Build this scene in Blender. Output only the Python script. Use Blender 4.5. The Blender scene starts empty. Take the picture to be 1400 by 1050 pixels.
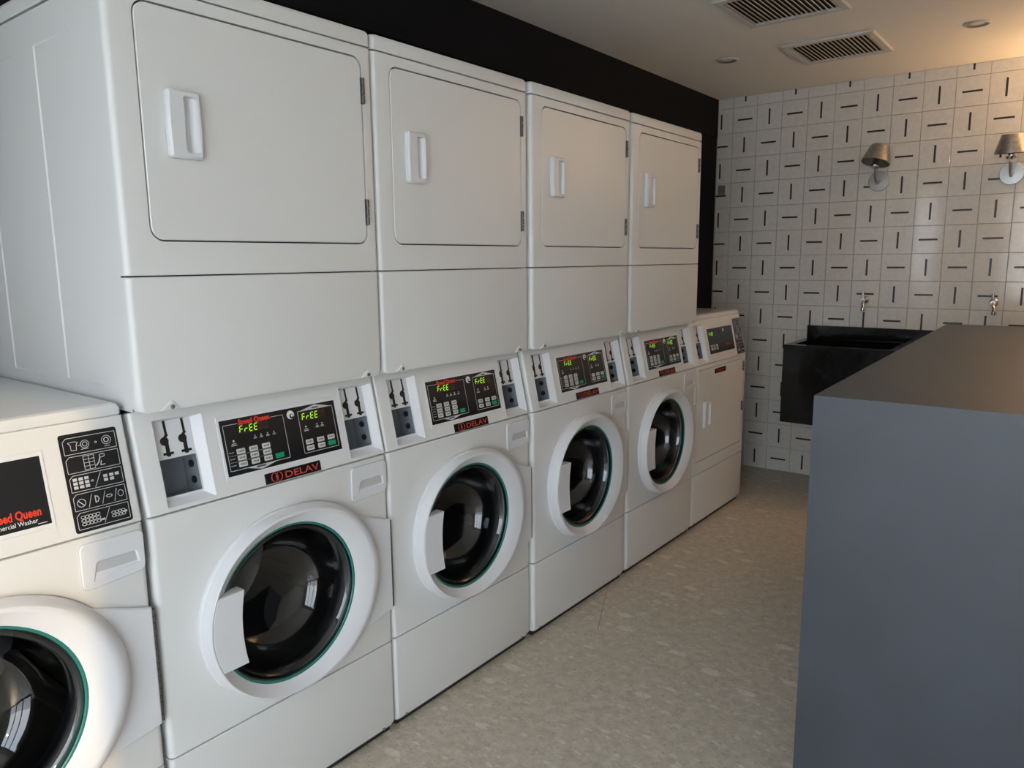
import bpy, bmesh, math, random
from mathutils import Vector, Matrix
from mathutils.geometry import tessellate_polygon
random.seed(7)
S = bpy.context.scene
COL = S.collection

# ------------------------------------------------------------------ camera
CX, CY, CZ = 1.553, -0.7251, 1.4006
YAW, PITCH, ROLL, FPX = 0.6614, 0.1637, -0.0097, 1022.9
fw = Vector((-math.sin(YAW)*math.cos(PITCH), math.cos(YAW)*math.cos(PITCH), -math.sin(PITCH)))
rt = Vector((math.cos(YAW), math.sin(YAW), 0)); up = rt.cross(fw)
r2 = math.cos(ROLL)*rt + math.sin(ROLL)*up; u2 = -math.sin(ROLL)*rt + math.cos(ROLL)*up
cd = bpy.data.cameras.new('camera'); cam = bpy.data.objects.new('camera', cd); COL.objects.link(cam)
cd.sensor_fit = 'HORIZONTAL'; cd.sensor_width = 36; cd.lens = FPX/1400*36; cd.clip_start = .02
cam.matrix_world = Matrix(((r2.x, u2.x, -fw.x, CX), (r2.y, u2.y, -fw.y, CY), (r2.z, u2.z, -fw.z, CZ), (0, 0, 0, 1)))
S.camera = cam

# ------------------------------------------------------------------ world, sun, exposure
WORLD_STRENGTH = 6.3
SUN_STRENGTH = 1.7
ADDED_SCONCE_POWER = 46.0
EXPOSURE = 0.0
S.view_settings.view_transform = 'Standard'; S.view_settings.look = 'None'
S.view_settings.exposure = EXPOSURE; S.view_settings.gamma = 1; S.view_settings.use_curve_mapping = False
w = bpy.data.worlds.new('sky'); S.world = w; w.use_nodes = True
nt = w.node_tree; bg = nt.nodes['Background']; bg.inputs[1].default_value = WORLD_STRENGTH
SUN_DIR = Vector((-1.4, 1.0, -.56))
tc = nt.nodes.new('ShaderNodeTexCoord'); sp = nt.nodes.new('ShaderNodeSeparateXYZ'); cr = nt.nodes.new('ShaderNodeValToRGB')
nt.links.new(tc.outputs['Generated'], sp.inputs[0]); nt.links.new(sp.outputs['Z'], cr.inputs[0]); nt.links.new(cr.outputs[0], bg.inputs[0])
cr.color_ramp.elements[0].position = 0.0; cr.color_ramp.elements[0].color = (.90, .95, 1.0, 1)
cr.color_ramp.elements[1].position = 0.7; cr.color_ramp.elements[1].color = (.70, .84, 1.0, 1)
sd = bpy.data.lights.new('sun', 'SUN'); sd.energy = SUN_STRENGTH; sd.angle = math.radians(.8); sd.color = (1, .74, .44)
sun = bpy.data.objects.new('sun', sd); COL.objects.link(sun)
sun.rotation_euler = SUN_DIR.to_track_quat('-Z', 'Y').to_euler()
WY = -1.9                       # inner face of the window wall
OPEN = ((-.40, -.12), (.62, 2.68)); WZ1 = 2.23     # two glazed openings
for x0, x1 in OPEN:
    pd = bpy.data.lights.new('window_portal', 'AREA'); pd.shape = 'RECTANGLE'; pd.size = x1-x0; pd.size_y = WZ1
    pd.cycles.is_portal = True
    po = bpy.data.objects.new('window_portal', pd); COL.objects.link(po)
    po.location = ((x0+x1)/2, WY, WZ1/2); po.rotation_euler = (math.radians(-90), 0, 0)

# ------------------------------------------------------------------ materials
def mat(name, col, rough=.5, metal=0, spec=.5, coat=0, emit=None, estr=0, build=None):
    m = bpy.data.materials.new(name); m.use_nodes = True
    b = m.node_tree.nodes['Principled BSDF']
    b.inputs['Base Color'].default_value = (*col, 1); b.inputs['Roughness'].default_value = rough
    b.inputs['Metallic'].default_value = metal; b.inputs['Specular IOR Level'].default_value = spec
    b.inputs['Coat Weight'].default_value = coat
    if emit: b.inputs['Emission Color'].default_value = (*emit, 1); b.inputs['Emission Strength'].default_value = estr
    if build: build(m.node_tree, b)
    return m
def N(nt, t, **k):
    n = nt.nodes.new(t)
    for a, v in k.items(): setattr(n, a, v)
    return n
def ramp(nt, stops):
    r = N(nt, 'ShaderNodeValToRGB'); e = r.color_ramp.elements
    while len(e) < len(stops): e.new(.5)
    for q, (p, c) in zip(e, stops): q.position = p; q.color = (*c, 1)
    return r
def bump(nt, b, src, strength, dist=.002):
    n = N(nt, 'ShaderNodeBump'); n.inputs['Strength'].default_value = strength; n.inputs['Distance'].default_value = dist
    nt.links.new(src, n.inputs['Height']); nt.links.new(n.outputs[0], b.inputs['Normal'])
def coords(nt, scale=1):
    t = N(nt, 'ShaderNodeTexCoord'); m = N(nt, 'ShaderNodeMapping'); m.inputs['Scale'].default_value = (scale,)*3
    nt.links.new(t.outputs['Object'], m.inputs[0]); return m.outputs[0]
def noise(nt, vec, scale, detail=4, rough=.5):
    n = N(nt, 'ShaderNodeTexNoise'); n.inputs['Scale'].default_value = scale; n.inputs['Detail'].default_value = detail
    n.inputs['Roughness'].default_value = rough; nt.links.new(vec, n.inputs['Vector']); return n

def b_enamel(nt, b):
    n = noise(nt, coords(nt), 260, 2); bump(nt, b, n.outputs[0], .04, .0006)
def b_tile(nt, b):
    g = N(nt, 'ShaderNodeNewGeometry'); 
    n = noise(nt, g.outputs['Position'], 7, 2); bump(nt, b, n.outputs[0], .12, .004)
    n2 = noise(nt, g.outputs['Position'], 40, 3)
    r = ramp(nt, [(.3, (.66, .64, .60)), (.7, (.74, .72, .68))]); nt.links.new(n2.outputs[0], r.inputs[0]); nt.links.new(r.outputs[0], b.inputs['Base Color'])
def b_floor(nt, b):
    g = N(nt, 'ShaderNodeNewGeometry'); P = g.outputs['Position']
    mp = N(nt, 'ShaderNodeMapping'); mp.inputs['Rotation'].default_value = (0, 0, .5); mp.inputs['Scale'].default_value = (1, 2.0, 1); nt.links.new(P, mp.inputs[0])
    n1 = noise(nt, P, 26, 8, .78)
    base = ramp(nt, [(.25, (.38, .333, .262)), (.5, (.565, .503, .408)), (.72, (.74, .668, .556))]); nt.links.new(n1.outputs[0], base.inputs[0])
    cur = base.outputs[0]
    for sc, th, colr, fac in ((7, .21, (.86, .81, .72), .50), (19, .20, (.86, .81, .72), .42), (45, .20, (.27, .24, .195), .55), (75, .24, (.88, .83, .75), .45)):
        v = N(nt, 'ShaderNodeTexVoronoi'); v.inputs['Scale'].default_value = sc; v.inputs['Randomness'].default_value = 1
        nd = noise(nt, mp.outputs[0], sc*1.6, 3); mx = N(nt, 'ShaderNodeMixRGB'); mx.inputs[0].default_value = .035
        nt.links.new(mp.outputs[0], mx.inputs[1]); nt.links.new(nd.outputs['Color'], mx.inputs[2]); nt.links.new(mx.outputs[0], v.inputs['Vector'])
        r = ramp(nt, [(th, (1, 1, 1)), (th+.05, (0, 0, 0))]); nt.links.new(v.outputs['Distance'], r.inputs[0])
        # only some cells carry a chip
        sx = N(nt, 'ShaderNodeSeparateColor'); nt.links.new(v.outputs['Color'], sx.inputs[0])
        gt = N(nt, 'ShaderNodeMath', operation='GREATER_THAN'); gt.inputs[1].default_value = .45; nt.links.new(sx.outputs[0], gt.inputs[0])
        mu = N(nt, 'ShaderNodeMath', operation='MULTIPLY'); nt.links.new(r.outputs[0], mu.inputs[0]); nt.links.new(gt.outputs[0], mu.inputs[1])
        m2 = N(nt, 'ShaderNodeMath', operation='MULTIPLY'); nt.links.new(mu.outputs[0], m2.inputs[0]); m2.inputs[1].default_value = fac
        mc = N(nt, 'ShaderNodeMixRGB'); nt.links.new(m2.outputs[0], mc.inputs[0]); nt.links.new(cur, mc.inputs[1]); mc.inputs[2].default_value = (*colr, 1)
        cur = mc.outputs[0]
    nt.links.new(cur, b.inputs['Base Color'])
    bump(nt, b, n1.outputs[0], .05, .001)
def b_counter(nt, b):
    c = coords(nt); n = noise(nt, c, 5, 6, .6)
    r = ramp(nt, [(.3, (.033, .040, .052)), (.7, (.043, .051, .065))]); nt.links.new(n.outputs[0], r.inputs[0]); nt.links.new(r.outputs[0], b.inputs['Base Color'])
    n2 = noise(nt, c, 300, 2); bump(nt, b, n2.outputs[0], .05, .0006)
def b_sink(nt, b):
    c = coords(nt); n0 = noise(nt, c, 4.5, 7, .62)
    r = ramp(nt, [(.35, (.0035, .004, .0045)), (.62, (.006, .007, .008)), (.72, (.022, .026, .027)), (.8, (.008, .010, .010))]); nt.links.new(n0.outputs[0], r.inputs[0]); nt.links.new(r.outputs[0], b.inputs['Base Color'])
    n1 = noise(nt, c, 5, 3); bump(nt, b, n1.outputs[0], .25, .02)
def b_ceiling(nt, b):
    n = noise(nt, coords(nt), 120, 3); bump(nt, b, n.outputs[0], .05, .001)
def b_brushed(nt, b):
    n = noise(nt, coords(nt), 90, 3); r = ramp(nt, [(.3, (.30, .29, .27)), (.7, (.42, .41, .39))]); nt.links.new(n.outputs[0], r.inputs[0]); nt.links.new(r.outputs[0], b.inputs['Base Color'])

M = {}
M['enamel'] = mat('white_enamel', (.77, .775, .765), .36, build=b_enamel)
M['lid'] = mat('glossy_white_lid', (.77, .775, .765), .14)
M['plastic'] = mat('white_plastic', (.75, .76, .785), .36)
M['seam'] = mat('dark_gap', (.03, .03, .03), .8)
M['black'] = mat('black_overlay', (.010, .010, .012), .22)
M['slot'] = mat('coin_slot_black', (.006, .006, .006), .6)
M['print'] = mat('pale_print', (.55, .56, .57), .5)
M['white_print'] = mat('white_print', (.75, .75, .75), .5)
M['red'] = mat('red_print', (.72, .045, .02), .45)
M['plate_red'] = mat('salmon_red_lettering', (.62, .07, .045), .45)
M['led'] = mat('green_led', (.05, .2, .01), .4, emit=(.42, .90, .03), estr=1.0)
M['led_off'] = mat('unlit_led_window', (.035, .018, .016), .25)
M['key'] = mat('pale_key', (.60, .60, .58), .5)
M['key_mark'] = mat('key_legend', (.10, .10, .10), .6)
M['start'] = mat('green_key', (.0, .30, .14), .45)
M['teal'] = mat('teal_gasket', (.02, .18, .155), .3)
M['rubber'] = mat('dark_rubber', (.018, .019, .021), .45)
M['steel'] = mat('drum_steel', (.34, .34, .35), .33, 1)
M['chrome'] = mat('chrome', (.62, .62, .62), .12, 1)
M['satin'] = mat('satin_metal', (.42, .41, .39), .38, 1)
M['shade'] = mat('brushed_shade', (.36, .35, .33), .42, .85, build=b_brushed)
M['plate'] = mat('grey_metal_plate', (.40, .40, .39), .32, .9)
M['bulb'] = mat('unlit_bulb', (.8, .78, .74), .25)
M['bulb_lit'] = mat('lit_bulb', (.9, .8, .6), .3, emit=(1, .62, .30), estr=8)
M['black_wall'] = mat('black_wall_paint', (.0075, .0084, .0110), .85, spec=.15)
M['tile'] = mat('glazed_white_tile', (.7, .68, .64), .10, build=b_tile)
M['bar'] = mat('black_tile_print', (.012, .010, .009), .35)
M['grout'] = mat('grey_grout', (.40, .385, .36), .85)
M['ceiling'] = mat('ceiling_paint', (.86, .83, .78), .85, build=b_ceiling)
M['wall'] = mat('plaster_wall', (.85, .83, .79), .85)
M['floor'] = mat('terrazzo_floor', (.3, .28, .25), .38, build=b_floor)
M['joint'] = mat('floor_joint', (.16, .147, .13), .8)
M['counter'] = mat('slate_counter', (.11, .12, .14), .42, build=b_counter)
M['sink'] = mat('black_stone', (.01, .01, .01), .13, spec=.28, build=b_sink)
M['vent'] = mat('painted_aluminium', (.62, .61, .58), .45)
M['hinge'] = mat('dark_hinge_metal', (.13, .13, .125), .4, .8)
M['duct'] = mat('dark_duct', (.02, .02, .02), .8)
M['frame'] = mat('dark_window_frame', (.03, .03, .032), .4)
M['pave'] = mat('outdoor_paving', (.62, .61, .58), .8)
M['sticker'] = mat('grey_sticker', (.17, .16, .16), .6)
# thin glass
g = bpy.data.materials.new('door_glass'); g.use_nodes = True; t = g.node_tree; t.nodes.clear()
out = N(t, 'ShaderNodeOutputMaterial'); mx = N(t, 'ShaderNodeMixShader'); tr = N(t, 'ShaderNodeBsdfTransparent'); gl = N(t, 'ShaderNodeBsdfGlossy'); fr = N(t, 'ShaderNodeFresnel')
tr.inputs[0].default_value = (.60, .63, .65, 1); gl.inputs['Roughness'].default_value = .03; fr.inputs[0].default_value = 1.8
t.links.new(fr.outputs[0], mx.inputs[0]); t.links.new(tr.outputs[0], mx.inputs[1]); t.links.new(gl.outputs[0], mx.inputs[2]); t.links.new(mx.outputs[0], out.inputs[0])
M['glass'] = g

# ------------------------------------------------------------------ mesh helpers
SL = math.hypot(.228, .05); SX, SZ = -.05/SL, .228/SL
def F(s, t, d): return (d, s, t)                                   # machine front: s along the row, t up, d outward
def K(s, t, d): return (t*SX+d*SZ, s, .862+t*SZ-d*SX)              # sloping control fascia
def IDENT(s, t, d): return (s, t, d)
def rrect(s0, s1, t0, t1, r, n=5):
    if r <= 0: return [(s0, t0), (s1, t0), (s1, t1), (s0, t1)]
    L = []
    for cx, cy, a in ((s1-r, t0+r, -90), (s1-r, t1-r, 0), (s0+r, t1-r, 90), (s0+r, t0+r, 180)):
        for i in range(n+1):
            q = math.radians(a+90*i/n); L.append((cx+r*math.cos(q), cy+r*math.sin(q)))
    return L
def circle(cx, cy, r, n=32): return [(cx+r*math.cos(2*math.pi*i/n), cy+r*math.sin(2*math.pi*i/n)) for i in range(n)]
def offset(loop, c):                                               # inward offset of a ccw loop
    n = len(loop); R = []
    for i in range(n):
        p0, p1, p2 = Vector(loop[i-1]), Vector(loop[i]), Vector(loop[(i+1) % n])
        e1 = (p1-p0).normalized(); e2 = (p2-p1).normalized()
        n1 = Vector((-e1.y, e1.x)); n2 = Vector((-e2.y, e2.x)); m = (n1+n2)
        m = m/max(.35, (1+n1.dot(n2))) if m.length > 1e-6 else n1
        q = p1+m*c; R.append((q.x, q.y))
    return R
class MB:
    def __init__(self): self.v = []; self.f = []
    def add(self, vs, fs):
        o = len(self.v); self.v += [tuple(x) for x in vs]; self.f += [tuple(o+i for i in q) for q in fs]; return self
    def poly(self, f, loops, d):                                   # flat cap, loops[1:] are holes
        if len(loops) > 2 and len(loops[0]) == 4:                  # several holes in a rectangle: cut it between them
            X = [p[0] for p in loops[0]]; Y = [p[1] for p in loops[0]]; hs = sorted(loops[1:], key=lambda L: min(p[0] for p in L))
            cuts = [min(X)]+[(max(p[0] for p in a)+min(p[0] for p in b))/2 for a, b in zip(hs[:-1], hs[1:])]+[max(X)]
            for a, b, h in zip(cuts[:-1], cuts[1:], hs): self.poly(f, [rrect(a, b, min(Y), max(Y), 0), h], d)
            return self
        flat = [p for L in loops for p in L]
        tris = tessellate_polygon([[Vector((a, b, 0)) for a, b in L] for L in loops])
        return self.add([f(a, b, d) for a, b in flat], tris)
    def wall(self, f, A, da, B, db):
        n = len(A)
        return self.add([f(*p, da) for p in A]+[f(*p, db) for p in B], [(i, (i+1) % n, n+(i+1) % n, n+i) for i in range(n)])
    def plate(self, f, outer, holes=(), d0=-.003, d1=0., ch=.001, back=False):
        o2 = offset(outer, ch) if ch else outer
        self.poly(f, [o2]+list(holes), d1)
        if ch: self.wall(f, outer, d1-ch, o2, d1)
        self.wall(f, outer, d0, outer, d1-ch)
        for h in holes: self.wall(f, h, d0, h, d1)
        if back: self.poly(f, [outer]+list(holes), d0)
        return self
    def box(self, f, s0, s1, t0, t1, d0, d1, ch=.0):
        return self.plate(f, rrect(s0, s1, t0, t1, 0), (), d0, d1, ch, True)
    def stroke(self, f, pts, wd, d0, d1):
        for (a, b) in zip(pts[:-1], pts[1:]):
            a = Vector(a); b = Vector(b); e = (b-a).normalized(); n = Vector((-e.y, e.x))*wd/2; a = a-e*wd/2; b = b+e*wd/2
            L = [tuple(a-n), tuple(b-n), tuple(b+n), tuple(a+n)]
            self.plate(f, L, (), d0, d1, 0)
        return self
    def lathe(self, prof, org, ax, n=48, rmul=None, cap0=False, cap1=False):
        ax = Vector(ax).normalized(); u = ax.orthogonal().normalized(); 
        if abs(ax.x) > .9: u = Vector((0, 1, 0))
        w_ = ax.cross(u); org = Vector(org); vs = []
        for r, h in prof:
            for i in range(n):
                a = 2*math.pi*i/n; k = rmul(a, r, h) if rmul else 0
                vs.append(org+ax*h+(u*math.cos(a)+w_*math.sin(a))*(r+k))
        fs = [(j*n+i, j*n+(i+1) % n, (j+1)*n+(i+1) % n, (j+1)*n+i) for j in range(len(prof)-1) for i in range(n)]
        if cap0: fs.append(tuple(range(n))[::-1])
        if cap1: fs.append(tuple((len(prof)-1)*n+i for i in range(n)))
        return self.add(vs, fs)
    def tube(self, pts, r, n=12):
        pts = [Vector(p) for p in pts]; m = len(pts); vs = []
        rs = r if isinstance(r, (list, tuple)) else [r]*m
        ref = None
        for i, p in enumerate(pts):
            t_ = (pts[min(i+1, m-1)]-pts[max(i-1, 0)]).normalized()
            u = t_.orthogonal().normalized() if ref is None else (ref-t_*ref.dot(t_)).normalized()
            ref = u; w_ = t_.cross(u)
            for k in range(n):
                a = 2*math.pi*k/n; vs.append(p+(u*math.cos(a)+w_*math.sin(a))*rs[i])
        fs = [(j*n+i, j*n+(i+1) % n, (j+1)*n+(i+1) % n, (j+1)*n+i) for j in range(m-1) for i in range(n)]
        fs += [tuple(range(n))[::-1], tuple((m-1)*n+i for i in range(n))]
        return self.add(vs, fs)
    def mesh(self, name, m, smooth=35):
        me = bpy.data.meshes.new(name); me.from_pydata(self.v, [], self.f); 
        bm = bmesh.new(); bm.from_mesh(me); bmesh.ops.remove_doubles(bm, verts=bm.verts, dist=1e-6)
        bmesh.ops.recalc_face_normals(bm, faces=bm.faces); bm.to_mesh(me); bm.free()
        if smooth:
            me.polygons.foreach_set('use_smooth', [True]*len(me.polygons)); me.set_sharp_from_angle(angle=math.radians(smooth))
        me.materials.append(M[m]); me.update(); return me
    def obj(self, name, m, parent=None, smooth=35, label=None):
        return link(name, self.mesh(name, m, smooth), parent, label)
def link(name, me, parent=None, label=None, loc=None):
    o = bpy.data.objects.new(name, me); COL.objects.link(o); o.parent = parent
    if label: o['label'] = label
    if loc: o.location = loc
    return o
def empty(name, loc, label, cat, group=None):
    o = bpy.data.objects.new(name, None); COL.objects.link(o); o.location = loc; o.empty_display_size = .05
    o['label'] = label; o['category'] = cat
    if group: o['group'] = group
    return o
def struct(o): o['kind'] = 'structure'; return o
def copy_tree(o, parent=None):
    c = o.copy(); COL.objects.link(c); c.parent = parent
    for ch in list(o.children): copy_tree(ch, c)
    return c
def text_mb(body, f, s0, t0, width=None, height=None, d0=0, d1=.0004, bold=.0, shear=0, align='LEFT'):
    cu = bpy.data.curves.new('lettering', 'FONT'); cu.body = body; cu.size = 1; cu.offset = bold; cu.shear = shear; cu.resolution_u = 3; cu.fill_mode = 'FRONT'
    o = bpy.data.objects.new('lettering_source', cu); COL.objects.link(o)
    dg = bpy.context.evaluated_depsgraph_get(); me = bpy.data.meshes.new_from_object(o.evaluated_get(dg))
    xs = [v.co.x for v in me.vertices]; ys = [v.co.y for v in me.vertices]
    x0, x1, y0, y1 = min(xs), max(xs), 0, max(ys)
    k = width/(x1-x0) if width else height/(y1-y0); ky = height/(y1-y0) if height else k
    mb = MB(); mb.add([f(s0+(v.co.x-x0)*k, t0+(v.co.y-y0)*ky, d1) for v in me.vertices], [tuple(p.vertices) for p in me.polygons])
    bpy.data.objects.remove(o); bpy.data.curves.remove(cu); bpy.data.meshes.remove(me)
    return mb

# ------------------------------------------------------------------ the room
ZC, YB, XL, XR = 2.425, 4.175, -.52, 3.3
TS = .1574; TX0 = .0549
# floor slab and large terrazzo tiles laid at 25 degrees
fl = struct(MB().box(IDENT, -.9, XR, WY-.1, YB+.1, -.12, -.004).obj('floor', 'joint', None, 0))
ang = math.radians(25); TW, TL = 2.4, 1.6
ftm = {}
def clip(poly, x0, x1, y0, y1):
    def cut(P, ax, v, keep_less):
        R = []
        for i in range(len(P)):
            a, b = P[i-1], P[i]; ia = (a[ax] <= v) == keep_less; ib = (b[ax] <= v) == keep_less
            if ia != ib:
                q = (v-a[ax])/(b[ax]-a[ax]); R.append((a[0]+(b[0]-a[0])*q, a[1]+(b[1]-a[1])*q))
            if ib: R.append(b)
        return R
    for ax, v, k in ((0, x0, False), (0, x1, True), (1, y0, False), (1, y1, True)):
        if poly: poly = cut(poly, ax, v, k)
    return poly
e1 = (math.cos(ang), math.sin(ang)); e2 = (-math.sin(ang), math.cos(ang)); P0 = (.160, 1.585)
for i in range(-5, 6):
    for j in range(-5, 6):
        sh = .5*TW if j % 2 == 0 else 0                            # staggered courses
        a0, b0 = (i-.5)*TW+sh-.5*TW*0, (j-1)*TL
        a0 = i*TW+(0 if j % 2 else .5*TW); g_ = .0007
        pts = [(a0+g_, b0+g_), (a0+TW-g_, b0+g_), (a0+TW-g_, b0+TL-g_), (a0+g_, b0+TL-g_)]
        W_ = [(P0[0]+a*e1[0]+b*e2[0], P0[1]+a*e1[1]+b*e2[1]) for a, b in pts]
        W_ = clip(W_, -.9, XR, WY-.1, YB)
        if len(W_) < 3: continue
        MB().plate(IDENT, W_, (), -.004, 0, .0006).obj('floor_tile', 'floor', fl, 0)
# ceiling with openings left for the fixtures is a plain slab; fixtures hang just below it
ce = struct(MB().box(IDENT, -.9, XR, WY-.1, YB+.1, ZC, ZC+.12).obj('ceiling', 'ceiling', None, 0))
# tiled end wall
wb = struct(MB().box(lambda s, t, d: (s, YB+.006-d, t), -.9, XR, -.05, ZC+.02, -.12, 0).obj('wall_back', 'grout', None, 0))
tile_mesh = {}
def tile_me(w0, w1, h1):                                            # tile local: x 0..TS, z 0..TS, front at y=0
    k = (round(w0, 4), round(w1, 4), round(h1, 4))
    if k not in tile_mesh:
        gp = .0011
        tile_mesh[k] = MB().plate(lambda s, t, d: (s, -d, t), rrect(w0+gp, w1-gp, gp, h1-gp, .0), (), -.006, 0, .0013).mesh('tile', 'tile', 0)
    return tile_mesh[k]
def bar_me(vert, lo, hi):
    k = ('bar', vert, round(lo, 4), round(hi, 4))
    if k not in tile_mesh:
        L = rrect(TS/2-.0053, TS/2+.0053, lo, hi, .0012, 2) if vert else rrect(lo, hi, TS/2-.0053, TS/2+.0053, .0012, 2)
        tile_mesh[k] = MB().plate(lambda s, t, d: (s, -d, t), L, (), -.0005, .0004, 0).mesh('tile_bar', 'bar', 0)
    return tile_mesh[k]
rest_t, rest_b = MB(), MB()
for c in range(-4, 22):
    for r in range(16):
        x0 = TX0+c*TS; z0 = r*TS
        w0 = max(0, XL-x0); w1 = min(TS, XR-x0); h1 = min(TS, ZC-z0)
        if w1 <= .01 or h1 <= .01: continue
        vert = (c+r) % 2 == 0; lo, hi = .031, .127
        if vert: hi = min(hi, h1)
        else: lo = max(lo, w0); hi = min(hi, w1)
        has = hi-lo > .004 and (vert or h1 > TS/2+.005) and (not vert or (TS/2 > w0+.005 and TS/2 < w1-.005))
        if c <= 8:
            t_ = link('tile', tile_me(w0, w1, h1), wb, None, (x0, YB, z0))
            t_.rotation_euler = (math.radians(random.uniform(-.25, .25)), 0, math.radians(random.uniform(-.25, .25)))
            if has: link('tile_bar', bar_me(vert, lo, hi), t_)
        else:
            f_ = lambda s, t, d, x0=x0, z0=z0: (x0+s, YB-d, z0+t)
            rest_t.plate(f_, rrect(w0+.0011, w1-.0011, .0011, h1-.0011, 0), (), -.006, 0, .0013)
            if has: rest_b.plate(f_, rrect(TS/2-.0053, TS/2+.0053, lo, hi, 0) if vert else rrect(lo, hi, TS/2-.0053, TS/2+.0053, 0), (), -.0005, .0004, 0)
o = rest_t.obj('tile_field', 'tile', wb, 0); o['kind'] = 'stuff'
o = rest_b.obj('tile_bar_field', 'bar', wb, 0); o['kind'] = 'stuff'
# black left wall: bulkhead over the machines, pier at the end, niche behind the machines
struct(MB().box(IDENT, -.90, XL, WY, YB-.001, 2.19, ZC).obj('wall_left_bulkhead', 'black_wall', None, 0))
struct(MB().box(IDENT, -.90, XL-.004, 3.52, YB-.001, 0, 2.19).obj('wall_left_pier', 'black_wall', None, 0))
struct(MB().box(IDENT, -.98, -.80, WY, 3.52, 0, 2.19).obj('wall_left', 'black_wall', None, 0))
# right wall and the window wall behind the camera
struct(MB().box(IDENT, XR, XR+.1, WY-.1, YB+.1, 0, ZC).obj('wall_right', 'wall', None, 0))
ww = MB()
ww.plate(lambda s, t, d: (s, WY-.12+d, t), rrect(-.98, XR, -.02, ZC, 0), [rrect(x0, x1, 0, WZ1, 0) for x0, x1 in OPEN], 0, .12, 0, True)
struct(ww.obj('wall_front', 'wall', None, 0))
for k, (x0, x1) in enumerate(OPEN):
    wf = MB(); fw_ = lambda s, t, d: (s, WY-.09+d, t); n = 1 if k == 0 else 3
    for i in range(n+1):
        s0 = x0+(x1-.05-x0)*i/n; wf.box(fw_, s0, s0+.05, 0, WZ1, 0, .05)
    for t0 in (0, WZ1-.05): wf.box(fw_, x0, x1, t0, t0+.05, 0, .05)
    struct(wf.obj('window_%d' % (k+1), 'frame', None, 0))
struct(MB().box(IDENT, -8, 9, -14, WY-.12, -.15, -.03).obj('outdoor_pavement', 'pave', None, 0))

# ------------------------------------------------------------------ machines
W = .680; RC = .013
def front_panel(t0, t1, holes=(), f=F, thick=.03, rows0=None, rows1=None, ch=.002, w=W, RC=RC):
    """pressed front panel with rounded upright edges; rows = (height above/below the edge, side inset, depth inset)"""
    path = [(0, -thick), (0, -RC)]
    for i in range(1, 6):
        a = math.radians(18*i); path.append((RC-RC*math.cos(a), -RC+RC*math.sin(a)))
    path += [(w-s, d) for s, d in path[::-1]]
    rows0 = rows0 or [(0, ch*.6, ch), (ch, 0, 0)]; rows1 = rows1 or [(0, ch*.6, ch), (ch, 0, 0)]
    rows = [(t0+h, a, b) for h, a, b in rows0]+[(t1-h, a, b) for h, a, b in rows1[::-1]]
    mb = MB(); n = len(path); vs = []
    for t, a, b in rows:
        for s, d in path:
            k = 1-2*a/w; vs.append(f(w/2+(s-w/2)*k, t, d-b if d > -thick+1e-6 else d))
    fs = []
    mid = len(rows0)-1; flat = n//2-1
    for j in range(len(rows)-1):
        for i in range(n-1):
            if j == mid and i == flat and holes: continue
            fs.append((j*n+i, j*n+i+1, (j+1)*n+i+1, (j+1)*n+i))
    fs += [tuple(range(n)), tuple((len(rows)-1)*n+i for i in range(n))]
    mb.add(vs, fs)
    if holes:
        s0, s1 = path[flat][0], path[flat+1][0]
        mb.poly(f, [rrect(s0, s1, rows[mid][0], rows[mid+1][0], 0)]+list(holes), 0)
        for h in holes: mb.wall(f, h, -.012, h, 0)
    return mb
DEPTH = .775
def cabinet(root, z0, z1, emboss=False, zc1=None, front=-.028):
    g_ = .0012
    mb = MB()
    fl_ = lambda s, t, d: (s, g_-d, t); fr_ = lambda s, t, d: (s, W-g_+d, t)
    holes = [rrect(-.655, -.455, z0+.045, z1-.07, .004, 2), rrect(-.335, -.150, z0+.045, z1-.07, .004, 2)] if emboss else []
    for f_ in (fl_, fr_):
        mb.poly(f_, [rrect(-DEPTH, front, z0, z1, 0)]+holes, 0)
        for h in holes:
            h2 = offset(h, .0035); mb.wall(f_, h, 0, h2, -.0022); mb.poly(f_, [h2], -.0022)
    mb.box(IDENT, -DEPTH, front, g_+.003, W-g_-.003, z0, z0+.003)
    mb.box(IDENT, -DEPTH, front, g_+.003, W-g_-.003, z1-.003, z1)
    mb.box(F, g_, W-g_, z0, z1, -DEPTH, -DEPTH+.003)
    mb.obj('cabinet', 'enamel', root, 20)
def feet(root):
    for x in (-.06, -.62):
        for y in (.06, W-.06): MB().lathe([(.022, 0), (.022, .012), (.012, .014), (.012, .026)], (x, y, 0), (0, 0, 1), 14, None, True, True).obj('foot', 'rubber', root)

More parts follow.
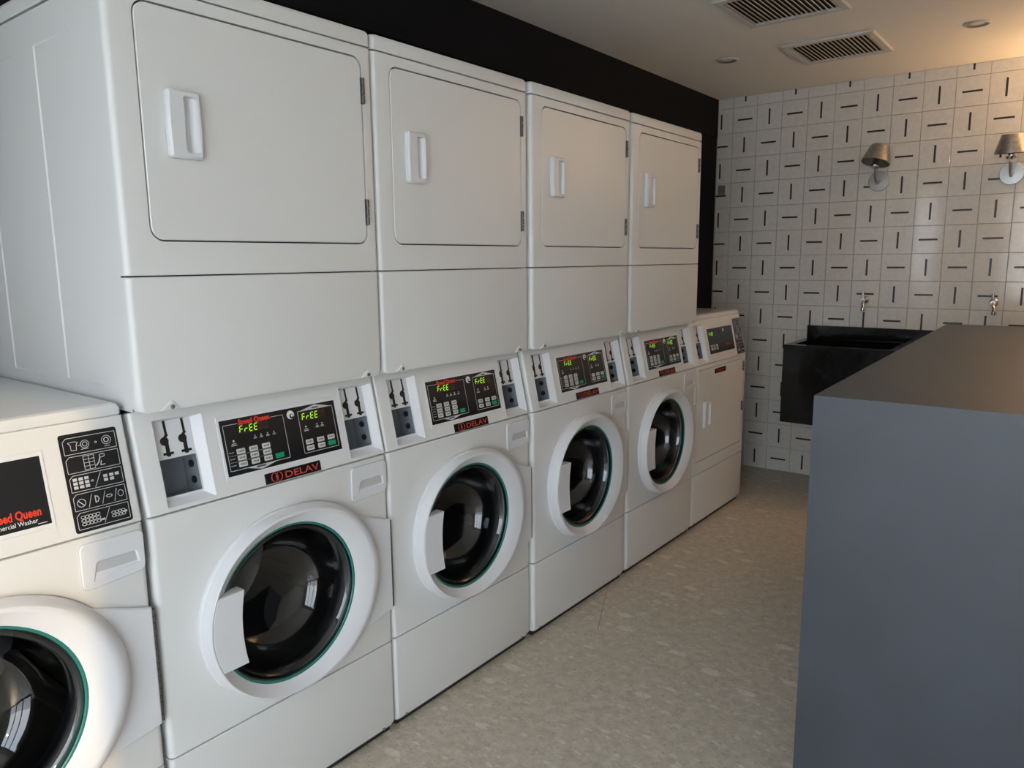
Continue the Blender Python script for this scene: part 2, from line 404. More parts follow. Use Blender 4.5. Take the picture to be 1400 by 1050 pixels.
# shared meshes
def coin_tray(root, y):
    so0, so1, to0, to1 = .045, .160, .012, .206                     # mouth of the recess on the fascia
    si0, si1, ti0, ti1 = .049, .141, .028, .202; D = -.018
    bx0, bx1, bt0, bt1 = .054, .139, .034, .117
    mb = MB(); mb.wall(K, rrect(so0, so1, to0, to1, .003, 2), .0006, rrect(si0, si1, ti0, ti1, .003, 2), D)
    mb.poly(K, [rrect(si0, si1, ti0, ti1, .003, 2), rrect(bx0, bx1, bt0, bt1, .002, 2)], D)
    hole = rrect(bx0, bx1, bt0, bt1, .002, 2)
    mb.wall(K, offset(hole, -.0022), D, offset(hole, -.0022), D+.0022); mb.poly(K, [offset(hole, -.0022), hole], D+.0022); mb.wall(K, hole, D+.0022, hole, D)
    tr_ = mb.obj('coin_tray', 'plastic', root, 25); tr_.location = (0, y, 0)
    cb = MB(); cb.wall(K, hole, D, offset(hole, .001), D-.062); cb.poly(K, [offset(hole, .001)], D-.062)
    cb.obj('coin_return_cup', 'cup', tr_, 25)
    for tt in (.058, .095):
        MB().lathe([(.0085, 0), (.0085, .004), (.004, .005)], K(bx1-.0015, tt, D-.022), (0, -1, 0), 14, None, False, True).obj('cup_hole', 'slot', tr_)  # raised black disc stands in for a dark hole in the cup wall
    for sc in (.078, .120):
        sl = MB(); d0, d1 = D-.001, D+.0006
        sl.stroke(K, [(sc+.001, .200), (sc+.002, .170)], .0056, d0, d1)
        sl.stroke(K, [(sc+.002, .170), (sc-.004, .163)], .0066, d0, d1)
        sl.plate(K, circle(sc-.0045, .157, .0098, 18), (), d0, d1+.0001, 0)
        sl.stroke(K, [(sc-.0005, .157), (sc-.0005, .131)], .0086, d0, d1+.0002)
        sl.stroke(K, [(sc-.009, .1285), (sc+.009, .1285)], .0056, d0, d1+.0003)
        sl.plate(K, circle(sc, .127, .0056, 12), (), d0, d1+.0004, 0)
        sl.obj('coin_slot', 'slot', tr_, 0)
    return tr_
M['cup'] = mat('grey_cup_lining', (.20, .22, .25), .45)

SEG = {'F': 'afeg', 'r': 'eg', 'E': 'afged'}
def seven(word, f, s0, t0, h, pitch, d):
    mb = MB(); wd = h*.55; th = h*.13; sh = .12
    f2 = lambda s, t, dd: f(s+(t-t0)*sh, t, dd)
    for i, ch in enumerate(word):
        x = s0+i*pitch; m = t0+h/2
        G = {'a': [(x+th, t0+h), (x+wd-th, t0+h)], 'd': [(x+th, t0), (x+wd-th, t0)], 'g': [(x+th, m), (x+wd-th, m)],
             'f': [(x, m+th), (x, t0+h-th)], 'e': [(x, t0+th), (x, m-th)], 'b': [(x+wd, m+th), (x+wd, t0+h-th)], 'c': [(x+wd, t0+th), (x+wd, m-th)]}
        for k in SEG[ch]: mb.stroke(f2, G[k], th, d, d+.0003)
    return mb
def ring(f, s0, s1, t0, t1, r, wd, d, mb=None):
    mb = mb or MB(); L = rrect(s0, s1, t0, t1, r, 4); mb.poly(f, [L, offset(L, wd)], d); return mb
key_me, mark_me, start_me = None, None, None
def keys(root, spots, greens):
    global key_me, mark_me, start_me
    if key_me is None:
        kf = lambda s, t, d: (t*SX+d*SZ, s, t*SZ-d*SX)
        L = rrect(-.0112, .0112, -.0062, .0062, .002, 3)
        key_me = MB().plate(kf, L, (), -.001, .0012, .0004).mesh('button', 'key')
        start_me = MB().plate(kf, rrect(-.0120, .0120, -.0062, .0062, .002, 3), (), -.001, .0012, .0004).mesh('start_button', 'start')
        mk = MB()
        for a in (-.006, -.002, .002, .006): mk.box(kf, a-.0012, a+.0012, -.002, .002, .0010, .0014)
        mark_me = mk.mesh('button_legend', 'key_mark', 0)
    for s, t in spots:
        link('button', key_me, root, None, K(s, t, .0008)); link('button_legend', mark_me, root, None, K(s, t, .0008))
    for s, t in greens: link('start_button', start_me, root, 'green start button', K(s, t, .0008))
def small_icon(mb, s, t, d, k=1):
    mb.stroke(K, [(s-.004*k, t-.0035*k), (s+.004*k, t-.0035*k)], .0012*k, d, d+.0003)
    mb.stroke(K, [(s-.003*k, t-.0010*k), (s+.003*k, t-.0010*k)], .0012*k, d, d+.0003)
    mb.plate(K, circle(s, t+.0030*k, .0016*k, 10), (), d, d+.0003, 0)
def display(root, kind):
    s1 = .533 if kind != 'single' else .511
    s0 = .197
    bz = MB(); L = rrect(s0-.006, s1+.006, .036, .188, .002, 2); H = rrect(s0, s1, .045, .178, .001, 2)
    bz.plate(K, L, [H], -.001, .0016, .0006); bz.obj('panel_bezel', 'plastic', root)
    p = MB().plate(K, H, (), -.002, .0008, 0).obj('control_panel', 'black', root, 0, 'black keypad panel with green readout')
    D = .0009
    if kind == 'stack':
        ring(K, .2045, .371, .056, .166, .003, .0013, D).obj('panel_outline', 'print', p, 0)
        ring(K, .414, .525, .056, .166, .003, .0013, D).obj('panel_outline', 'print', p, 0)
        MB().poly(K, [[(.243, .0575), (.288, .0460), (.337, .0575)]], D+.0001).obj('panel_chevron', 'print', p, 0)
        MB().poly(K, [[(.417, .1645), (.523, .1645), (.470, .1765)]], D+.0001).obj('panel_chevron', 'print', p, 0)
        MB().box(K, .274, .299, .0515, .0562, 0, D+.0002).obj('chevron_legend', 'key_mark', p, 0)
        MB().box(K, .460, .480, .1665, .1705, 0, D+.0002).obj('chevron_legend', 'key_mark', p, 0)
        MB().box(K, .244, .334, .1605, .1725, 0, D+.0001).obj('lettering_ground', 'black', p, 0)
        text_mb('Speed Queen', K, .246, .1622, width=.086, height=.0125, d1=D+.0004, bold=.05).obj('lettering', 'red', p, 0)
        MB().box(K, .243, .325, .1395, .1600, 0, D).obj('readout_window', 'led_off', p, 0)
        MB().box(K, .422, .500, .1390, .1595, 0, D).obj('readout_window', 'led_off', p, 0)
        seven('FrEE', K, .2465, .1425, .0155, .0132, D).obj('readout', 'led', p, 0, 'green lit FrEE readout')
        seven('FrEE', K, .4255, .1420, .0155, .0132, D).obj('readout', 'led', p, 0, 'green lit FrEE readout')
        keys(p, [(s, t) for t in (.0995, .0840, .0685) for s in (.240, .274, .309)]+[(.435, .0840), (.470, .0840), (.504, .0840), (.435, .0682), (.470, .0682)], [(.342, .0682), (.504, .0682)])
        ic = MB()
        for s in (.284, .301, .319, .337): small_icon(ic, s, .126, D)
        small_icon(ic, .226, .121, D, 1.6); small_icon(ic, .432, .119, D, 1.6); small_icon(ic, .467, .121, D, 1.2); small_icon(ic, .483, .121, D, 1.2)
        for t in (.0995, .084, .0685): ic.stroke(K, [(.209, t), (.221, t)], .0012, D, D+.0003)
        for t in (.0918, .0762): ic.stroke(K, [(.208, t), (.320, t)], .0005, D, D+.0002)
        ic.obj('pictograms', 'print', p, 0)['kind'] = 'stuff'
        lg = MB(); lg.plate(K, circle(.393, .161, .0110, 28), (), 0, D+.0002, 0).obj('emblem', 'white_print', p, 0)
        e = MB(); e.plate(K, circle(.3955, .1575, .0062, 20), (), 0, D+.0004, 0); e.stroke(K, [(.3955, .1575), (.403, .1515)], .004, 0, D+.0005); e.obj('emblem_cutout', 'black', p, 0)
        lg2 = MB(); lg2.plate(K, circle(.3965, .1590, .0030, 14), (), 0, D+.0006, 0); lg2.obj('emblem_centre', 'white_print', p, 0)
    elif kind == 'dryer':
        text_mb('Speed Queen', K, .410, .0755, width=.095, height=.0120, d1=D+.0004, bold=.02).obj('lettering', 'red', p, 0)
        MB().box(K, .215, .300, .1385, .1600, 0, D).obj('readout_window', 'led_off', p, 0)
        seven('FrEE', K, .222, .1415, .0155, .0132, D).obj('readout', 'led', p, 0, 'green lit FrEE readout')
        keys(p, [(s, t) for t in (.0850, .0690) for s in (.232, .266, .300)], [])
        MB().plate(K, circle(.410, .160, .0100, 24), (), 0, D+.0002, 0).obj('emblem', 'white_print', p, 0)
        ring(K, .205, .325, .056, .168, .003, .0013, D).obj('panel_outline', 'seam', p, 0)
    else:
        text_mb('Speed Queen', K, .408, .0655, width=.088, height=.0165, d1=D+.0004, bold=.03).obj('lettering', 'red', p, 0)
        text_mb('Commercial Washer', K, .398, .0528, width=.090, height=.0085, d1=D+.0004, bold=.004).obj('lettering', 'white_print', p, 0)
        MB().box(K, .225, .300, .1385, .1600, 0, D).obj('readout_window', 'led_off', p, 0)
        keys(p, [(s, t) for t in (.0995, .0840, .0685) for s in (.232, .266, .300)], [(.334, .0685)])
        MB().box(K, .487, .503, .0490, .0505, 0, D+.0003).obj('fine_print', 'print', p, 0)
    return p
def name_plate(root, f, s0, t0, wd=.166, ht=.0265):
    p = MB().plate(f, rrect(s0, s0+wd, t0, t0+ht, .002, 2), (), -.001, .0012, .0004).obj('name_plate', 'black', root, 0, 'black plate reading DELAV in red')
    text_mb('DELAV', f, s0+wd*.345, t0+ht*.20, width=wd*.615, height=ht*.58, d1=.0016, bold=.006).obj('lettering', 'plate_red', p, 0)
    cx, cy = s0+wd*.19, t0+ht*.5; rr = ht*.44; lg = MB()
    for k, (a0, a1, ox, r_) in enumerate(((70, 290, -.002, rr), (-110, 110, .004, rr), (100, 260, .0045, rr*.75), (-80, 80, -.0025, rr*.8))):
        A = [math.radians(a0+(a1-a0)*i/14) for i in range(15)]
        o_ = [(cx+ox*1.6+r_*math.cos(a), cy+r_*math.sin(a)) for a in A]; i_ = [(cx+ox*1.6+(r_-.0016-.0012*math.sin(math.pi*i/14))*math.cos(a), cy+(r_-.0010)*math.sin(a)) for i, a in enumerate(A)]
        lg.poly(f, [o_+i_[::-1]], .0015+.0001*k)
    lg.obj('emblem', 'plate_red', p, 0)
    return p
def icon_sticker(root, s0, s1):
    t0, t1 = .010, .209
    p = MB().plate(K, rrect(s0, s1, t0, t1, .005, 3), (), -.001, .0008, .0002).obj('instruction_sticker', 'black', root, 0, 'black sticker with five rows of white pictograms')
    D = .0009; wd = s1-s0; hh = (t1-t0-.010)/5
    for i in range(5):
        b0 = t1-.006-(i+1)*hh; mb = MB(); a0, a1 = s0+.006, s1-.004; c0, c1 = b0+.002, b0+hh-.002
        L = [(a0+.001, c0), (a1-.001, c0), (a1, c0+.001), (a1, c1-.001), (a1-.001, c1), (a0+.007, c1), (a0, c1-.007), (a0, c0+.001)]
        mb.poly(K, [L, offset(L, .0011)], D)
        m = (c0+c1)/2; w_ = .0010
        def st(pts, k=w_): mb.stroke(K, pts, k, D-.0003, D+.0001)
        def ov(cx, cy, rx, ry, k=.0011):
            A = [(cx+rx*math.cos(2*math.pi*q/14), cy+ry*math.sin(2*math.pi*q/14)) for q in range(14)]; mb.poly(K, [A, offset(A, k)], D+.0001)
        if i == 0:
            st([(a0+.010, m+.007), (a0+.016, m+.008), (a0+.022, m+.008), (a0+.028, m+.006), (a0+.025, m+.001), (a0+.024, m-.009), (a0+.014, m-.009), (a0+.014, m+.001), (a0+.010, m+.007)])
            st([(a0+.028, m-.001), (a0+.034, m-.001)]); ov(a0+.041, m, .0085, .0085); ov(a0+.041, m, .0050, .0050); st([(a0+.033, m-.0095), (a0+.046, m-.0095)])
            ov(a0+.062, m, .0025, .002); ov(a0+.083, m+.001, .0095, .0095); ov(a0+.083, m+.001, .0055, .0055, .0018); st([(a0+.078, m-.0115), (a0+.088, m-.0115)])
        elif i == 1:
            for x in (.033, .043, .053):
                st([(a0+x, c0+.003), (a0+x, c1-.003)])
            for k in range(5): st([(a0+.033, c0+.003+k*(c1-c0-.006)/4), (a0+.053, c0+.003+k*(c1-c0-.006)/4)])
            ov(a0+.069, m+.009, .006, .004, .0014); st([(a0+.065, m+.006), (a0+.061, m-.004), (a0+.056, m-.009)], .0022); st([(a0+.066, m-.002), (a0+.064, m-.010), (a0+.072, m-.010)], .0018)
        elif i == 2:
            for x in (.010, .021, .032):
                for k in range(3): mb.box(K, a0+x-.004, a0+x+.004, m+.008-k*.008-.003, m+.008-k*.008+.003, D-.0003, D+.0001)
            ov(a0+.042, m, .003, .002); st([(a0+.046, c0+.003), (a0+.060, c1-.003)])
            for x in (.068, .080, .091):
                for k in range(2 if x < .09 else 1): mb.box(K, a0+x-.004, a0+x+.004, m+.004-k*.008-.003, m+.004-k*.008+.003, D-.0003, D+.0001)
        elif i == 3:
            ov(a0+.014, m-.002, .0085, .0085); st([(a0+.009, m+.003), (a0+.019, m-.008)], .0016)
            st([(a0+.027, c0+.004), (a0+.035, c1-.006)]); st([(a0+.041, m-.007), (a0+.041, m+.006), (a0+.046, m+.004), (a0+.048, m-.001), (a0+.045, m-.006), (a0+.041, m-.007)], .0018)
            st([(a0+.053, c0+.004), (a0+.061, c1-.006)]); ov(a0+.068, m, .0065, .0035, .0015); st([(a0+.077, c0+.004), (a0+.084, c1-.006)]); ov(a0+.091, m, .006, .007)
        else:
            for y in (.007, 0, -.007):
                for k in range(5): ov(a0+.012+k*.007, m+y, .0048, .0034)
            st([(a0+.044, m-.006), (a0+.050, m-.006)], .004); st([(a0+.050, c0+.003), (a0+.064, c1-.003)])
            for y in (.002, -.005):
                for k in range(4): ov(a0+.070+k*.0065, m+y, .0045, .0032)
            st([(a0+.090, m-.001), (a0+.095, m-.001)], .004)
        mb.obj('pictogram_row', 'print', p, 0)
    return p
DCY, DCZ, DR, GR = .328, .556, .240, .200
def washer_door(root):
    a0 = math.radians(50); pts = []
    n = 44
    for i in range(n+1):
        a = a0+(2*math.pi-2*a0)*i/n; pts.append((DCY+(DR+.003)*math.cos(a), DCZ+(DR+.003)*math.sin(a)))
    pts += [(.660, .396), (.676, .400), (.676, .672), (.660, .676)]
    d = MB().plate(F, pts, [circle(DCY, DCZ, GR-.002, 56)], .001, .013, .003, True).obj('door', 'plastic', root, 25)
    fl_ = lambda a, r, h: (.050*max(0, math.cos(a))**1.3)*min(1, max(0, (r-.222)/.018))
    prof = [(DR+.001, .010), (DR, .015), (.2385, .026), (.2368, .036), (.2345, .0415), (.2315, .0435), (.2295, .0432), (.2075, .0235), (.2040, .0215), (.2025, .010)]
    MB().lathe(prof, (0, DCY, DCZ), (1, 0, 0), 72, fl_).obj('door_ring', 'plastic', d, 28)
    MB().lathe([(.2036, .0200), (.2015, .0208), (.1975, .0188), (.1955, .006)], (0, DCY, DCZ), (1, 0, 0), 64).obj('door_gasket', 'teal', d, 60, 'teal gasket edge around the glass')
    MB().lathe([(.1975, .006), (.1970, .0175), (.1915, .0180), (.1820, .010), (.176, -.010), (.168, -.045), (.150, -.080), (.120, -.105), (.08, -.118), (.03, -.122), (.001, -.1222)], (0, DCY, DCZ), (1, 0, 0), 64, None).obj('door_glass', 'glass', d, 80)
    # grip plate over the left of the glass
    hz = [.462, .482, .505, .530, .556, .580, .604, .624, .646]
    L = [(DCY-math.sqrt(max(0, .2285**2-(z-DCZ)**2)), z) for z in hz]; R_ = [(.186-.010*math.sin(math.pi*i/(len(hz)-1)), z) for i, z in enumerate(hz)]
    MB().plate(F, [R_[0]]+R_[1:]+L[::-1], (), .010, .0425, .002, True).obj('door_handle', 'plastic', d, 25)
    hb = MB()
    for k in range(17):
        z = .404+k*.0155; hb.lathe([(.0042, 0), (.0042, .0135)], (.006, .6795, z), (0, 0, 1), 8, None, True, True)
    hb.obj('door_hinge', 'hinge', d, 40, 'dark segmented piano hinge')
    return d
def drum(root):
    mb = MB(); mb.lathe([(GR+.008, -.002), (GR+.008, -.05), (.226, -.06), (.226, -.44), (.20, -.455), (.10, -.47), (.002, -.47)], (0, DCY, DCZ), (1, 0, 0), 48)
    mb.obj('drum', 'steel', root, 30)
    mb = MB(); mb.lathe([(GR+.006, -.004), (.190, -.012), (.184, -.03), (.192, -.052), (.222, -.056)], (0, DCY, DCZ), (1, 0, 0), 48).obj('door_boot', 'rubber', root, 60)
    for k in range(3):
        a = math.radians(100+120*k); c, s = math.cos(a), math.sin(a)
        p = [(-.40, DCY+c*.215, DCZ+s*.215), (-.24, DCY+c*.20, DCZ+s*.20), (-.08, DCY+c*.215, DCZ+s*.215)]
        MB().tube(p, [.02, .026, .02], 8).obj('drum_paddle', 'steel', root)
def drawer(root):
    L = rrect(.549, .6755, .751, .8475, .012, 5)
    L = [(s, t+.010*max(0, (s-.58)/.095)**2*(1 if t < .79 else 0)) for s, t in L]
    hole = [(.570, .766), (.664, .780), (.661, .803), (.657, .807), (.583, .807), (.577, .803)]
    mb = MB().plate(F, L, [hole], .0005, .0042, .0014)
    q = lambda s, t: -.0075*max(0., min(1, (t-.766)/.038))
    top = [F(s, t, .0042) for s, t in hole]; ins = [(.571, .7665), (.662, .7805), (.655, .800), (.651, .8045), (.587, .8045), (.581, .800)]
    bot = [F(s, t, .004+q(s, t)) for s, t in ins]
    n = len(hole); mb.add(top+bot, [(i, (i+1) % n, n+(i+1) % n, n+i) for i in range(n)]+[tuple(n+i for i in range(n))])
    d = mb.obj('detergent_drawer', 'plastic', root, 18)
    G = rrect(.5478, .6767, .7498, .8487, .0130, 5); G = [(s, t+.010*max(0, (s-.58)/.095)**2*(1 if t < .79 else 0)) for s, t in G]
    MB().plate(F, G, (), -.001, .0006, 0).obj('drawer_gap', 'drawer_shadow', d, 0)
M['drawer_shadow'] = mat('drawer_surround', (.55, .55, .55), .6)

def control_housing(root, holes):
    mb = front_panel(.003, SL-.0016, holes, K, .03, RC=.007)
    mb.obj('control_housing', 'enamel', root, 20)
    return mb
TRAY_HOLE = rrect(.045, .160, .012, .206, .003, 2); DY = .511
TRAY_HOLE2 = [(s+DY, t) for s, t in TRAY_HOLE]
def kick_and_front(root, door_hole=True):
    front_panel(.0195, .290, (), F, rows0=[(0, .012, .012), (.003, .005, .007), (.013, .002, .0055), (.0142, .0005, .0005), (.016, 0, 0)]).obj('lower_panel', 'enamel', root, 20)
    MB().box(IDENT, -.66, -.017, .012, W-.012, .003, .0205).obj('base_gap_shade', 'rubber', root, 0)  # dark box added to stand in for the shaded gap under the machine
    for y in (.045, W-.045): MB().lathe([(.005, 0), (.005, .002), (.001, .003)], (-.0056, y, .028), (1, 0, 0), 10, None, False, True).obj('screw', 'satin', root)
def make_washer(kind):
    root = empty('washing_machine', (0, 0, 0), 'white front-load washer', 'washer')
    ztop = 1.078 if kind == 'stack' else 1.084
    cabinet(root, .0208, .862); feet(root)
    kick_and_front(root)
    front_panel(.2935, .8605, [circle(DCY, DCZ, GR+.008, 56)], F).obj('front_panel', 'enamel', root, 20)
    holes = [TRAY_HOLE]+([TRAY_HOLE2] if kind == 'stack' else [])
    control_housing(root, holes)
    top = MB(); sec = [(-.028, .862), (-.0775, ztop), (-DEPTH, ztop), (-DEPTH, .862)]
    vs = [(x, y, z) for y in (.0015, W-.0015) for x, z in sec]
    top.add(vs, [(0, 1, 2, 3), (7, 6, 5, 4)]+[(i, (i+1) % 4, 4+(i+1) % 4, 4+i) for i in (1, 2)]); top.obj('control_cabinet', 'enamel', root, 20)
    coin_tray(root, 0)
    if kind == 'stack':
        coin_tray(root, DY); display(root, 'stack'); name_plate(root, K, .289, .0045)
    else:
        display(root, 'single'); icon_sticker(root, .549, .661); top_lid(root)
    drawer(root); washer_door(root); drum(root)
    return root
def top_lid(root):
    ztop = 1.1135
    f_ = lambda s, t, d: (d-.050, s, t)
    front_panel(1.0885, ztop, (), f_, thick=DEPTH-.05, rows1=[(0, .010, .012), (.003, .004, .005), (.009, .001, .0012), (.013, 0, 0)]).obj('top_lid', 'lid', root, 30)
def dryer_handle(root, s0, z0, s1, z1, parent):
    # pull: raised plate with a deep finger pocket on the right
    w_, h = s1-s0, z1-z0
    L = [(s0, z0+.004), (s0+.004, z0), (s1-.004, z0), (s1, z0+.004), (s1+.0015, z0+h*.3), (s1+.002, z0+h*.5), (s1+.0015, z0+h*.7), (s1, z1-.004), (s1-.004, z1), (s0+.004, z1), (s0, z1-.004), (s0-.0015, z0+h*.7), (s0-.002, z0+h*.5), (s0-.0015, z0+h*.3)]
    L = [(a, b) for a, b in L]
    hole = rrect(s0+w_*.46, s1-w_*.10, z0+.012, z1-.012, .006, 3)
    mb = MB().plate(F, L, [hole], .001, .016, .005)
    xl, xr = s0+w_*.46, s1-w_*.10
    bot = [(a, b, .016-.030*max(0, min(1, (xr-a)/(xr-xl)))**.6) for a, b in offset(hole, .0006)]
    n = len(hole); mb.add([F(a, b, .016) for a, b in hole]+[F(*q) for q in bot], [(i, (i+1) % n, n+(i+1) % n, n+i) for i in range(n)]+[(n, n+i, n+i+1) for i in range(1, n-1)])
    mb.obj('door_handle', 'plastic', parent, 40)
def hinge(root, s, z0, z1):
    mb = MB(); h = (z1-z0)/3
    for k in range(3): mb.lathe([(.0045, .0008), (.0045, h-.0012)], (.004, s, z0+k*h), (0, 0, 1), 10, None, True, True)
    mb.box(F, s-.006, s+.004, z0, z1, -.002, .0022); mb.obj('hinge', 'hinge', root, 40)
def slab_door(root, s0, s1, z0, z1, r, hs, hz0, hz1, hg):
    d = MB().plate(F, rrect(s0, s1, z0, z1, r, 6), (), -.012, .0, .0022, True).obj('door', 'enamel', root, 20)
    dryer_handle(root, hs, hz0, hs+.073, hz1, d)
    for a, b in hg: hinge(d, s1+.002, a, b)
    return d
def make_dryer():
    root = empty('tumble_dryer', (0, 0, 1.0885), 'white tumble dryer', 'dryer')
    zb = 1.0885
    def shift():
        for o in root.children: o.location.z -= zb
    cabinet(root, zb+.003, 1.945, True)
    rb = [(0, .016, .003), (.002, .010, .001), (.006, .005, 0), (.012, .0015, 0), (.018, 0, 0)]
    front_panel(zb, 1.3735, (), F, rows0=rb).obj('lower_panel', 'enamel', root, 20)
    dh = rrect(.0565, .6465, 1.4465, 1.9205, .030, 6)
    front_panel(1.3765, 1.9475, [dh], F).obj('front_panel', 'enamel', root, 20)
    MB().box(F, .04, .66, 1.43, 1.935, -.016, -.0125).obj('door_rebate', 'seam', root, 0)
    MB().box(F, .004, W-.004, zb+.02, 1.975, -.031, -.0285).obj('front_bulkhead', 'seam', root, 0)
    front_panel(1.9510, 1.991, (), F, thick=DEPTH, rows1=[(0, .012, .010), (.002, .006, .005), (.007, .0015, .0012), (.012, 0, 0)]).obj('top_panel', 'enamel', root, 30)
    slab_door(root, .0600, .6430, 1.4500, 1.9170, .027, .109, 1.619, 1.757, ((1.805, 1.870), (1.497, 1.564)))
    for s in (.070, W-.056):
        tb = MB(); L = [(s-.026, zb+.001), (s+.020, zb+.001), (s+.006, zb+.021), (s-.002, zb+.021)]
        tb.plate(F, L, (), -.001, .0028, .0025); e = tb.obj('screw_tab', 'enamel', root, 20)
        MB().lathe([(.0048, 0), (.0048, .0022), (.002, .003)], F(s+.001, zb+.0085, .0026), (1, 0, 0), 12, None, False, True).obj('screw', 'satin', e)
    shift(); return root
def make_single_dryer():
    root = empty('tumble_dryer', (0, 0, 0), 'x', 'dryer')
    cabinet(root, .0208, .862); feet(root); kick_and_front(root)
    dh = rrect(.0345, .6405, .3565, .8415, .006, 3)
    front_panel(.2935, .8605, [dh], F).obj('front_panel', 'enamel', root, 20)
    MB().box(F, .02, .655, .345, .85, -.016, -.0125).obj('door_rebate', 'seam', root, 0)
    slab_door(root, .0380, .6370, .3600, .8380, .004, .100, .530, .668, ((.770, .825), (.540, .595)))
    name_plate(root, F, .240, .800, .150, .026)
    control_housing(root, [TRAY_HOLE]); coin_tray(root, 0); display(root, 'dryer'); icon_sticker(root, .560, .668)
    ztop = 1.084; top = MB(); sec = [(-.028, .862), (-.0775, ztop), (-DEPTH, ztop), (-DEPTH, .862)]
    vs = [(x, y, z) for y in (.0015, W-.0015) for x, z in sec]
    top.add(vs, [(0, 1, 2, 3), (7, 6, 5, 4)]+[(i, (i+1) % 4, 4+(i+1) % 4, 4+i) for i in (1, 2)]); top.obj('control_cabinet', 'enamel', root, 20)
    top_lid(root)
    return root

UY = [-.688, .004, .690, 1.383, 2.085, 2.773]; UX = [0, 0, -.002, .005, .002, 0]
w0 = make_washer('single'); w0.location = (UX[0], UY[0], 0)
w0['label'] = 'white front-load washer at the left edge with pictogram sticker and nothing stacked on it'
wl = ['white front-load washer under the nearest dryer, next to the unstacked washer',
      'white front-load washer under the second dryer of the row, counted from the left',
      'white front-load washer under the third dryer of the row, counted from the left',
      'white front-load washer under the farthest stacked dryer, beside the low square-door dryer']
dl = ['largest-looking white tumble dryer, stacked nearest the camera with its side panel in view',
      'white tumble dryer stacked second from the camera in the upper row',
      'white tumble dryer stacked third from the camera in the upper row',
      'white tumble dryer stacked farthest from the camera, against the black wall end']
ws = make_washer('stack'); ds = make_dryer()
for k in range(4):
    a = ws if k == 0 else copy_tree(ws); b = ds if k == 0 else copy_tree(ds)
    a.location = (UX[k+1], UY[k+1], 0); b.location = (UX[k+1], UY[k+1], 1.0885)
    a['label'] = wl[k]; a['group'] = 'washers under the stacked dryers'
    b['label'] = dl[k]; b['group'] = 'dryers stacked on the washers'
sdry = make_single_dryer(); sdry.location = (UX[5], UY[5], 0)
sdry['label'] = 'low single white dryer with square door at far end of the row, nothing on top'

# ------------------------------------------------------------------ counter
CT = 1.10
A = Vector((1.081, .967)); Bf = Vector((1.034, 3.130)); ex = Vector((1, .032)).normalized(); CWD = 1.25
root = empty('service_counter', (A.x+.6, A.y+1.0, 0), 'slate grey block counter with flat top standing in the right foreground', 'counter')
def quad(p, q, r_, s_): return [(v.x-root.location.x, v.y-root.location.y) for v in (p, q, r_, s_)]
nrm = Vector((-ex.y, ex.x)); ey = (Bf-A).normalized(); px = Vector((ey.y, -ey.x))
C2 = A+ex*CWD; D2 = Bf+ex*CWD
MB().plate(IDENT, quad(A+nrm*.03+px*.03, C2+nrm*.03-px*.03, D2-nrm*.03-px*.03, Bf-nrm*.03+px*.03), (), CT-.03, CT, 0, True).obj('countertop', 'counter', root, 0)
MB().plate(IDENT, quad(A, C2, C2+nrm*.03, A+nrm*.03), (), 0, CT, 0, True).obj('front_panel', 'counter', root, 0)
MB().plate(IDENT, quad(A+ey*.0305, A+ey*.0305+px*.03, Bf-ey*.0305+px*.03, Bf-ey*.0305), (), 0, CT, 0, True).obj('side_panel', 'counter', root, 0)
MB().plate(IDENT, quad(C2+ey*.0305-px*.03, C2+ey*.0305, D2-ey*.0305, D2-ey*.0305-px*.03), (), 0, CT, 0, True).obj('side_panel', 'counter', root, 0)
MB().plate(IDENT, quad(Bf-nrm*.03, D2-nrm*.03, D2, Bf), (), 0, CT, 0, True).obj('back_panel', 'counter', root, 0)

# ------------------------------------------------------------------ stone sink
sx0, sx1, sy0, sy1, sz0, sz1 = .133, 1.52, 3.69, 4.167, .440, .900
root = empty('laundry_sink', ((sx0+sx1)/2, sy1, sz0), 'black polished stone double laundry sink hung on the tiled wall', 'sink')
off = root.location.copy()
G = lambda s, t, d: (s-off.x, t-off.y, d-off.z)
outer = rrect(sx0, sx1, sy0, sy1, 0); bowls = [rrect(sx0+.045, .690, sy0+.055, sy1-.045, .012, 3), rrect(.785, sx1-.045, sy0+.055, sy1-.045, .012, 3)]
mb = MB().plate(G, outer, bowls, sz1-.02, sz1, .0015)
mb.wall(G, outer, sz0, outer, sz1-.02); mb.poly(G, [outer], sz0)
for b in bowls: mb.wall(G, b, sz1-.02, offset(b, .01), sz1-.32); mb.poly(G, [offset(b, .01)], sz1-.32)
mb.obj('basin', 'sink', root, 20)
MB().box(lambda s, t, d: (s-off.x, sy1-.022+d-off.y, t-off.z), sx0-.003, sx1, sz1+.0005, sz1+.080, 0, .022, .0).obj('backsplash', 'sink', root, 0)
for b in bowls:
    cx = sum(p[0] for p in b)/len(b); MB().lathe([(.03, 0), (.03, .003), (.022, .004), (.02, .001), (.0, .001)], (cx-off.x, (sy0+sy1)/2-off.y, sz1-.32-off.z), (0, 0, 1), 20).obj('drain', 'chrome', root)

